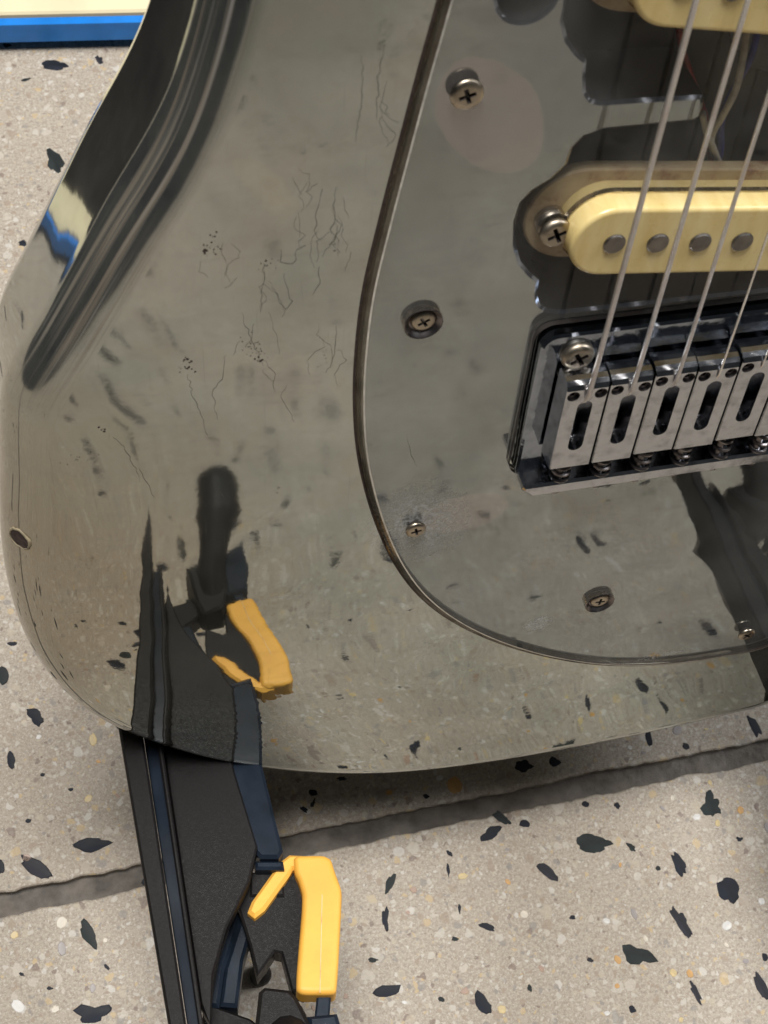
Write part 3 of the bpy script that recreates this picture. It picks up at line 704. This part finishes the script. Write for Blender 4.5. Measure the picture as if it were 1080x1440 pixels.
def saddle(i):
    x = SX[i]; w = SP / 2 - .22; zt = 12.0; dy = [0, .2, 1.2, .9, 2.0, 1.5][i]
    mb = MB(); y0 = -31.3 + dy; y1 = -1.6 + dy
    xs = [(x - w, y0), (x + w, y0), (x + w, y1), (x - w, y1)]
    slot = stadium(x + .1, -16.3 + dy, 8.6, 1.85, math.pi / 2, 8)
    gl = circle(x - 3.35, -5.6 + dy, 1.55, 16); gr = circle(x + 3.35, -5.6 + dy, 1.55, 16)
    # top face, walls, rounded crown towards the neck
    top = [(x - w + .25, y0 + .3), (x + w - .25, y0 + .3), (x + w - .25, y1 - 2.2), (x - w + .25, y1 - 2.2)]
    P, T = cdt([ccw(top), ccw(slot), ccw(gl), ccw(gr)]); mb.add([(a, b, zt) for a, b in P], T.tolist())
    for lp, dep in ((ccw(slot), 6.5),):
        m = len(lp); mb.add([(a, b, zt) for a, b in lp] + [(a, b, zt - dep) for a, b in lp], [[(k + 1) % m, k, m + k, m + (k + 1) % m] for k in range(m)], 0)
    prof = [(y0 + .3, zt), (y0, zt - .3), (y0, 5.6), (y1 - .8, 5.6), (y1, zt - 4.4), (y1 - .05, zt - 3.0), (y1 - .35, zt - 1.7), (y1 - 1.0, zt - .6), (y1 - 2.2, zt)]
    m = len(prof)
    for s in (-1, 1): mb.add([(x + s * w, a, b - (.25 if b == zt else 0)) for a, b in prof], [list(range(m)) if s < 0 else list(range(m))[::-1]])
    for k in range(m - 1):
        (a, b), (c, d) = prof[k], prof[k + 1]
        mb.add([(x - w + (.0 if b < zt else .25), a, b), (x + w - (.0 if b < zt else .25), a, b), (x + w - (.0 if d < zt else .25), c, d), (x - w + (.0 if d < zt else .25), c, d)], [[0, 3, 2, 1]] if k else [[0, 1, 2, 3]])
    for s in (-1, 1):
        a = x + s * w; b = x + s * (w - .25); mb.add([(a, prof[0][0], zt - .25), (b, prof[0][0], zt), (b, prof[-1][0], zt), (a, prof[-1][0], zt - .25)], [[0, 1, 2, 3]])
    o = mb.build('saddle', M['saddle'], bridge, OFF)
    for gx_, lp in ((x - 3.35, ccw(gl)), (x + 3.35, ccw(gr))):
        g = MB(); m = len(lp); g.add([(a, b, zt) for a, b in lp] + [(a, b, zt - 1.3) for a, b in lp], [[(k + 1) % m, k, m + k, m + (k + 1) % m] for k in range(m)], 0)
        hexa = ccw(circle(gx_, -5.6 + dy, .8, 6)); P, T = cdt([lp, hexa]); g.add([(a, b, zt - 1.0) for a, b in P], T.tolist(), 0)
        g.add([(a, b, zt - 1.0) for a, b in hexa] + [(a, b, zt - 3) for a, b in hexa], [[(k + 1) % 6, k, 6 + k, 6 + (k + 1) % 6] for k in range(6)] + [[6, 7, 8, 9, 10, 11]], 1)
        lathe(g, [(1.5, 4.7), (1.5, 9)], gx_, -5.6 + dy, 10, 0)
        g.build('height_screw', [M['darksteel'], M['pit']], bridge, OFF)
    s = MB(); hx = []; turns = 3.6; ya, yb = -39.7, y0
    for k in range(int(turns * 14) + 1):
        a = 2 * math.pi * k / 14; t = k / (turns * 14); hx.append((x + 2.25 * math.cos(a), ya + (yb - ya) * t, 7.6 + 2.25 * math.sin(a)))
    tube(s, hx, .52, 7); s.build('spring', M['darksteel'], bridge, OFF)
    s = MB(); tube(s, [(x, -45.4, 7.0), (x, -20, 7.0)], 1.25, 10); tube(s, [(x, -45.5, 6.6), (x, -44.3, 6.6)], [1.9, 2.2], 14); s.build('intonation_screw', M['darksteel'], bridge, OFF)
for i in range(6): saddle(i)

# ---- strings
SR = [.64, .56, .48, .30, .22, .18]
for i in range(6):
    x = SX[i]; dy = [0, .2, 1.2, .9, 2.0, 1.5][i]; xn = x * (1 - .33)
    def sx(y): return x + (xn - x) * y / 648
    zc = 12.0 + SR[i] + .15
    path = [(x + .1, -15 + dy, 4.0), (x + .1, -11.5 + dy, 8.5), (x + .05, -8 + dy, 11.3), (x, -5 + dy, zc), (x, -3.2 + dy, zc + .02), (sx(20), 20, zc + .15), (sx(200), 200, 13.2), (sx(648), 648, 13.4)]
    mb = MB(); tube(mb, path, SR[i], 12 if i < 3 else 8)
    o = mb.build('string', M['wound'] if i < 3 else M['plain'], guitar, OFF, smooth=True)

# ---- pickups
def fit_line(pxs, z):
    p = np.array([onz(a, b, z)[:2] for a, b in pxs]); d = p[-1] - p[0]; return p, math.atan2(d[1], d[0])
def pickup(cx, cy, ang, poles, ztop, zfl, zpole, screw_at, label):
    e = bpy.data.objects.new('pickup', None); C.objects.link(e); e.parent = guitar; tag(e, label)
    mb = MB(); lp = stadium(cx, cy, 35, 9.1, ang, 18)
    prism(mb, lp, zfl + 1.4, ztop - 1.0, 0, bottom=False)
    # rounded top edge
    prev = ccw(lp); pz = ztop - 1.0; mb.f = mb.f; 
    mb2 = MB(); m = len(prev); base = ccw(lp); rows_ = []
    for k in range(6):
        a = math.pi / 2 * k / 5; rows_.append([(x, y, ztop - 1.0 + math.sin(a)) for x, y in inset(base, 1.0 * (1 - math.cos(a)) + 1e-4)])
    wall = [(x, y, zfl + 1.4) for x, y in base]; rows_ = [wall] + rows_
    for a, b in zip(rows_, rows_[1:]): mb2.add(a + b, [[k, (k + 1) % m, m + (k + 1) % m, m + k] for k in range(m)])
    P, T = cdt([[(q[0], q[1]) for q in rows_[-1]]]); mb2.add([(x, y, ztop) for x, y in P], T.tolist())
    mb2.build('cover', M['cover'], e, OFF)
    mb = MB(); prism(mb, stadium(cx, cy, 42.5, 12.0, ang, 18), zfl - 1.4, zfl + 1.4, .4); mb.build('flange', M['flange'], e, OFF)
    for (x, y) in poles:
        mb = MB(); lathe(mb, [(2.5, ztop - 1), (2.5, zpole - .3), (2.2, zpole), (.01, zpole + .02)], x, y, 22); mb.build('pole_piece', M['pole'], e, OFF)
    for sgn in (-1, 1):
        x, y = (screw_at if sgn < 0 else (2 * cx - screw_at[0], 2 * cy - screw_at[1]))
        mb = MB(); phillips(mb, x, y, 3.6, 1.6, 1.6, 0.4, 0.66); lathe(mb, [(1.3, zfl - 3), (1.3, 1.6)], x, y, 10, 0); mb.build('height_screw', [M['screw'], M['pit']], e, OFF)
        s = MB(); hx = []
        for k in range(15 * 3 + 1): a = 2 * math.pi * k / 15; hx.append((x + 3.0 * math.cos(a), y + 3.0 * math.sin(a), zfl + 1.6 + (0.6 - zfl - 1.9) * k / 45))
        tube(s, hx, .55, 7); s.build('spring', M['screw'], e, OFF)
    return e
ZT = 6.6; ZP = 7.2
pb, pang = fit_line([(865, 345), (927, 343), (985, 344), (1045, 342)], ZP)
pd = np.array([math.cos(pang), math.sin(pang)]); ps = np.linalg.norm(pb[3] - pb[0]) / 3; pc = pb.mean(0) + pd * ps
poles = [tuple(pc + pd * ps * (k - 2.5)) for k in range(6)]
pickup(pc[0], pc[1], pang, poles, ZT, -4.2, ZP, tuple(onz(783, 330, 2.8)[:2]), 'aged cream single coil pickup next to the bridge')
pm, mang = fit_line([(925, 40), (1078, 51)], ZT)
md = np.array([math.cos(mang), math.sin(mang)]); mn_ = np.array([-md[1], md[0]])
mc = pm[0] + mn_ * 9.1; lft = np.array(onz(884, 0, ZT)[:2]); mc = mc + md * (((lft - mc) @ md) + 35.2)
pickup(mc[0], mc[1], mang, [tuple(mc + md * ps * (k - 2.5)) for k in range(6)], ZT, -4.2, ZP, tuple(mc - md * 39.5), 'aged cream single coil pickup further up towards the neck')

# ---- wires in the cavity
def wire(name, pts, r, mat):
    mb = MB(); tube(mb, spline([onz(x, y, z) for x, y, z in pts], False, 1.2), r, 9); mb.build(name, mat, guitar, OFF, smooth=True)
wire('ivory_wire', [(1052, 20, -9), (1045, 80, -6), (1035, 125, -6), (1015, 165, -7), (1003, 185, -8), (1000, 200, -8), (1010, 228, -8), (1024, 250, -9), (1034, 272, -11)], .75, M['white_wire'])
wire('ivory_wire', [(988, 158, -9), (993, 185, -8), (1002, 205, -7), (1012, 230, -8), (1026, 252, -10)], .7, M['white_wire'])
wire('red_wire', [(955, 40, -10), (958, 62, -9), (966, 90, -10), (980, 130, -11), (992, 165, -10), (995, 200, -10), (1000, 225, -11), (1012, 262, -13)], .7, M['red_wire'])
wire('blue_wire', [(1070, 20, -9), (1056, 80, -8), (1040, 110, -9), (1024, 140, -9), (1014, 175, -9), (1014, 205, -9), (1008, 235, -11), (1000, 262, -13)], .75, M['blue_wire'])

# ---- clear pickguard
gpx = [(618, 0), (590, 100), (561, 210), (534, 315), (512, 410), (502, 490), (499, 560), (503, 630), (515, 690), (533, 745), (557, 795), (590, 838), (635, 873), (695, 902), (765, 923), (845, 935), (925, 935), (1005, 925), (1080, 908)]
gout = [tuple(onz(x, y, .3)[:2]) for x, y in gpx] + [(88, -128), (112, -100), (122, -66), (116, -25), (96, 20), (80, 70), (78, 110), (84, 145), (66, 162), (30, 168), (-30, 170), (-52, 160), (-62, 135)]
gl_ = [tuple(p) for p in spline(gout, True, 3)]
rec = [tuple(onz(597, 460, 2.4)[:2]), tuple(onz(845, 852, 2.4)[:2])]
holes = [rounded(PX0 - .7, PX1 + .7, -44.6, 7.7, 4.6), stadium(pc[0], pc[1], 35.5, 9.6, pang, 14), stadium(mc[0], mc[1], 35.5, 9.6, mang, 14)]
holes += [circle(a[0], a[1], 4.5, 30) for a in rec]
mb = MB(); outer = ccw(gl_); BEV = 2.6; ZG0, ZG1 = 0.12, 1.5
prism(mb, outer, ZG0, ZG1, 0, holes, 0, 0, 1)
mb = MB()
o0 = outer; o1 = inset(outer, 0.35); o2 = inset(outer, 2.1); m = len(o0)
bevs = [(o0, ZG0)] + [(inset(outer, f_ * 2.1), z_) for f_, z_ in ((0.001, .5), (.2, .72), (.5, 1.12), (.82, 1.4), (1.0, ZG1))]
for (a, za), (b, zb) in zip(bevs, bevs[1:]):
    mb.add([(x, y, za) for x, y in a] + [(x, y, zb) for x, y in b], [[k, (k + 1) % m, m + (k + 1) % m, m + k] for k in range(m)], 3 if zb == ZG1 else 1)
P, T = cdt([o2] + [ccw(h) for h in holes]); mb.add([(x, y, ZG1) for x, y in P], T.tolist(), 0)
P, T = cdt([o0] + [ccw(h) for h in holes]); mb.add([(x, y, ZG0) for x, y in P], [t[::-1] for t in T.tolist()], 0)
for hn, h in enumerate(holes):
    h = ccw(h); k_ = len(h); mb.add([(x, y, ZG0) for x, y in h] + [(x, y, ZG1) for x, y in h], [[(i + 1) % k_, i, k_ + i, k_ + (i + 1) % k_] for i in range(k_)], 2 if hn == 0 else 1)
g_ = MB(); oo = inset(outer, -0.45); g_.add([(x, y, .05) for x, y in oo] + [(x, y, .05) for x, y in inset(outer, .5)], [[k, (k + 1) % m, m + (k + 1) % m, m + k] for k in range(m)])
g_.build('grime_line', M['wood'], guitar, OFF, smooth=False)
guard = mb.build('pickguard', [M['acrylic'], M['edge'], M['pit'], M['arris_glint']], guitar, OFF)
tag(guard, 'clear acrylic pickguard with a bevelled edge')
for (px, py, z, r, a) in [(657, 134, 2.0, 3.35, .3), (585, 746, 2.0, 2.75, .2), (1050, 893, 2.0, 2.75, .9)]:
    x, y, _ = onz(px, py, z); mb = MB(); phillips(mb, x, y, r, 1.4, 1.05, a, 0.58); lathe(mb, [(r * .55, 0), (r * .98, 1.4)], x, y, 24, 1); mb.build('pickguard_screw', [M['screw'], M['pit']], guard, OFF)
for i, (x, y) in enumerate(rec):
    mb = MB(); lathe(mb, [(4.48, 1.45), (4.3, 1.6), (4.05, 1.45), (3.1, .3)], x, y, 30, 0); lathe(mb, [(3.1, .3), (2.9, .2), (.01, .2)], x, y, 30, 0)
    mb.build('countersunk_cup', M['darksteel'], guard, OFF)
    mb = MB(); phillips(mb, x + .2, y + .1, 2.8, .2, .9, .5 + i, .6); mb.build('sunken_screw', [M['screw'], M['pit']], guard, OFF)

# ---- neck (above the picture)
mb = MB(); prism(mb, [(-28, 165), (28, 165), (21.5, 648), (-21.5, 648)], 3.2, 9.5, .6); mb.build('fretboard', M['rosewood'], guitar, OFF)
mb = MB(); prism(mb, [(-28, 168), (28, 168), (21.5, 650), (26, 680), (34, 830), (-10, 846), (-34, 700), (-21.5, 650)], -14, 3.0, 3.0); mb.build('neck', M['maple'], guitar, OFF)

# ------------------------------------------------------------------ guitar stand
st_loc = g2w((-13, -190, 30)); st_loc.z = 0
stand = empty('guitar_stand', st_loc)
tag(stand, 'black folding guitar stand with yellow rubber pads under the guitar', 'guitar stand')
MIR = 214.0
def S(p, mir):
    q = (p[0] + MIR, p[1], p[2]) if mir else p
    w_ = g2w(q) - st_loc; return (w_.x * 1000, w_.y * 1000, w_.z * 1000)
def slabY(mb, pts, yt, th, ch=.8, mat=0):
    """outline given as (X,Z) on the plane Y=yt of the guitar frame, thickness th away from the neck"""
    t = MB(); prism(t, pts, 0, th, ch); mb.add([(a, yt - th + c, b) for a, b, c in t.v], [f[::-1] for f in t.f], mat); return mb
def py(lst, y): return [(float(q[0]), float(q[2])) for q in (ony(a, b, y) for a, b in lst)]
def ext(p, q, z):  # extend the line p->q in XZ to depth z
    t = (z - p[1]) / (q[1] - p[1]); return (p[0] + (q[0] - p[0]) * t, z)
def stand_arm(mir):
    def bld(mb, name, mat, parent=stand):
        o = mb.build(name, mat, parent, xf=lambda p: S(p, mir))
        return o
    # rail: flat outer flange, groove, second ridge
    ya = -165.0
    a0, a1 = py([(173, 1060), (237, 1440)], ya); b0_, b1_ = py([(205, 1060), (262, 1440)], ya)
    mb = MB(); tip = 104
    slabY(mb, [ext(a0, a1, -46), ext(a0, a1, 60), ext(a0, a1, 86), ((ext(a0, a1, tip)[0] + ext(b0_, b1_, tip)[0]) / 2, tip), ext(b0_, b1_, 86), ext(b0_, b1_, -46)], ya, 15, .7)
    bld(mb, 'rail', M['black'])
    c0, c1 = py([(207, 1065), (264, 1440)], ya - 3); d0, d1 = py([(226, 1065), (281, 1440)], ya - 3)
    mb = MB(); slabY(mb, [ext(c0, c1, -46), ext(c0, c1, 80), ext(d0, d1, 80), ext(d0, d1, -46)], ya - 6, 8, .2); bld(mb, 'groove', M['teal'])
    e0, e1 = py([(224, 1065), (279, 1440)], ya - 2); f0, f1 = py([(231, 1065), (286, 1440)], ya - 2)
    mb = MB(); slabY(mb, [ext(e0, e1, -46), ext(e0, e1, 80), ext(f0, f1, 80), ext(f0, f1, -46)], ya - 2, 14, 1.0); bld(mb, 'ridge', M['black'])
    # web panel between rail and bar
    yw = -176.0
    w = py([(232, 1070), (330, 1085), (362, 1190), (350, 1240), (318, 1305), (300, 1370), (290, 1440)], yw); v0, v1 = py([(232, 1070), (286, 1440)], yw)
    pts = [ext(v0, v1, -46), ext(v0, v1, 70)] + [(w[6][0] + 1, w[6][1])] + w[5:0:-1] + [(w[1][0] - 1, -46)]
    mb = MB(); slabY(mb, pts, yw, 5, .6); bld(mb, 'web_panel', M['black'])
    # bar the body rests on
    yb = -178.0
    q = py([(318, 1085), (371, 1085), (398, 1196), (392, 1206), (366, 1206), (357, 1196)], yb)
    mb = MB(); slabY(mb, [ext(q[5], q[0], -46)] + [q[5], q[4], q[3], q[2]] + [ext(q[2], q[1], -46)], yb, 13, 1.0); bld(mb, 'support_bar', M['teal'])
    q = py([(358, 1210), (398, 1210), (400, 1222), (360, 1222)], yb - 2); mb = MB(); slabY(mb, q, yb - 2, 10, .8); bld(mb, 'hinge_barrel', M['teal'])
    q = py([(352, 1226), (398, 1226), (400, 1260), (352, 1260)], yb - 6); mb = MB(); slabY(mb, q, yb - 6, 8, .6); bld(mb, 'hinge_block', M['black'])
    # curved brace, two ribs
    yc = -190.0
    for pl, nm in (([(344, 1236), (322, 1290), (303, 1350), (293, 1412), (308, 1414), (315, 1362), (336, 1296), (357, 1244)], 'brace_rib'), ([(358, 1244), (337, 1296), (316, 1362), (309, 1414), (334, 1416), (342, 1350), (356, 1300), (376, 1254)], 'brace')):
        mb = MB(); slabY(mb, py(pl, yc - (0 if nm == 'brace' else -1.5)), yc, 8, 1.0); bld(mb, nm, M['teal'])
    q = py([(286, 1408), (352, 1432), (378, 1452), (376, 1500), (282, 1470)], yc - 1); mb = MB(); slabY(mb, q, yc - 1, 12, .8); bld(mb, 'cross_bar', M['black'])
    # hook plate with the yellow rubber sleeve
    yp = -182.0
    q = py([(326, 1246), (346, 1218), (360, 1234), (372, 1226), (414, 1218), (430, 1245), (436, 1290), (428, 1398), (410, 1392), (396, 1340), (386, 1338), (362, 1372), (352, 1330)], yp - 3)
    mb = MB(); slabY(mb, q, yp - 3, 7, .6); hook = bld(mb, 'hook_plate', M['black'])
    q = py([(348, 1282), (354, 1267), (394, 1211), (407, 1201), (430, 1202), (431, 1234), (422, 1222), (412, 1222), (408, 1229), (372, 1279), (358, 1290)], yp)
    mb = MB(); slabY(mb, q, yp, 8, 1.0); bld(mb, 'yellow_pad_tab', M['yellow'])
    q = py([(412, 1204), (455, 1203), (466, 1209), (471, 1226), (480, 1250), (481, 1262), (474, 1394), (468, 1399), (424, 1399), (415, 1392), (426, 1262), (420, 1240), (414, 1228)], yp)
    # sleeve: rounded shell
    for _ in range(3):
        q = [tuple(np.array(a_) * w1 + np.array(b_) * (1 - w1)) for a_, b_ in zip(q, q[1:] + q[:1]) for w1 in (.84, .16)]
    mb = MB(); base = ccw(q); th = 7.0; rows_ = [[(a, -th, b) for a, b in base]]
    for k in range(8):
        an = math.pi / 2 * k / 7; rows_.append([(a, -1.8 + 1.8 * math.sin(an), b) for a, b in inset(base, 1.8 * (1 - math.cos(an)) + 1e-3)])
    m_ = len(base)
    for a, b in zip(rows_, rows_[1:]): mb.add([(x, y + yp + 1.2, z) for x, y, z in a + b], [[m_ + k, m_ + (k + 1) % m_, (k + 1) % m_, k] for k in range(m_)])
    P, T = cdt([[(x, z) for x, y, z in rows_[-1]]]); mb.add([(a, yp + 1.2, b) for a, b in P], [t[::-1] for t in T.tolist()])
    P, T = cdt([base]); mb.add([(a, yp + 1.2 - th, b) for a, b in P], T.tolist())
    bld(mb, 'yellow_pad', M['yellow'])
    # seam along the sleeve
    q = py([(452.5, 1258), (453.5, 1258), (450.5, 1396), (449.5, 1396)], yp + 1.2); mb = MB(); slabY(mb, q, yp + 1.26, .3, .0); bld(mb, 'pad_seam', M['flange'])
    # arm beyond the pad and its housing, ending in a rubber knob
    q = py([(446, 1396), (466, 1396), (462, 1450), (440, 1450)], yp - 2); mb = MB(); slabY(mb, q, yp - 2, 9, .6); bld(mb, 'arm_link', M['teal'])
    q = py([(364, 1394), (372, 1387), (408, 1391), (418, 1402), (440, 1446), (446, 1500), (352, 1500)], yp + 1); mb = MB(); slabY(mb, q, yp + 1, 16, 1.2); bld(mb, 'housing', M['black'])
    q = py([(432, 1428), (474, 1424), (482, 1450), (484, 1500), (440, 1500)], yp); mb = MB(); slabY(mb, q, yp, 14, 1.2); bld(mb, 'housing_cap', M['teal'])
    mb = MB(); kz = [(-108, -194, 74, 7.5), (-108, -186, 82, 7.5), (-107, -177, 90, 6.5), (-106.5, -174, 97, 6.8), (-106, -173, 101, 9.2), (-105.5, -172, 106, 10.2), (-105, -171, 111, 9.5), (-105, -170, 114, 6), (-105, -169.8, 115, 1)]
    tube(mb, [k[:3] for k in kz], [k[3] for k in kz], 16); o = bld(mb, 'rubber_knob', M['black']); 
    # legs and feet down to the floor
    fp = onfloor(366, 1372, 0); fl = np.array(MG.transposed() @ Vector((fp.x * 1000, fp.y * 1000, fp.z * 1000 - DFLOOR)))
    topp = ony(380, 1330, yp - 8)
    mb = MB(); tube(mb, [topp, fl + UP * 9], 1.8, 12); bld(mb, 'leg', M['black'])
    mb = MB(); tube(mb, [fl + UP * 10, fl + UP * 8, fl + UP * 3, fl + UP * .2], [2, 3.4, 3.9, 3.8], 18); bld(mb, 'rubber_foot', M['black'])
    tp2 = np.array([-118.0, -183.0, -30.0]); f2 = np.array([-122.0, 0, 0]) ; wv = g2w(tp2) * 1000; fw2 = np.array(MG.transposed() @ Vector((-122, wv.y + 55, -DFLOOR)))
    mb = MB(); tube(mb, [tp2, fw2 + UP * 10], 6.0, 12); bld(mb, 'leg', M['black'])
    mb = MB(); tube(mb, [fw2 + UP * 14, fw2 + UP * 10, fw2 + UP * 3, fw2 + UP * .2], [6.2, 9, 10, 9.8], 18); bld(mb, 'rubber_foot', M['teal'])
stand_arm(False); stand_arm(True)
# rear cross tube tying both arms
mb = MB(); tube(mb, [S((-122, -186, -44), False), S((-118, -186, -44), True)], 6, 12); mb.build('cross_tube', M['black'], stand)

# ------------------------------------------------------------------ cream and blue board behind
e1 = onfloor(0, 62, 5); e2 = onfloor(170, 58, 5); ba = math.atan2(e2.y - e1.y, e2.x - e1.x)
board = empty('low_board', (e1.x, e1.y, 0)); board.rotation_euler = (0, 0, ba); tag(board, 'low board with a bright blue edge and cream front strip on the floor', 'board')
def bx(name, x0, x1, y0, y1, z0, z1, mat, ch=1.5):
    mb = MB(); prism(mb, rounded(x0, x1, y0, y1, 6), z0, z1, ch); return mb.build(name, mat, board)
bx('blue_edge', -500, 300, 0, 330, 6, 19, M['blue'], 2.0)
bx('cream_top', -498.5, 298.5, 2.2, 34, 18.5, 22, M['cream'], 1.0)
bx('added_dark_top', -498.5, 298.5, 35, 328, 18.5, 21, M['black'], 1.0)  # unseen panel, added so the body edge reflects dark behind the cream
for x in (-460, 260):
    for y in (20, 300):
        mb = MB(); lathe(mb, [(12, 0.1), (12, 6.2), (.1, 6.2)], x, y, 16); mb.build('foot', M['black'], board)
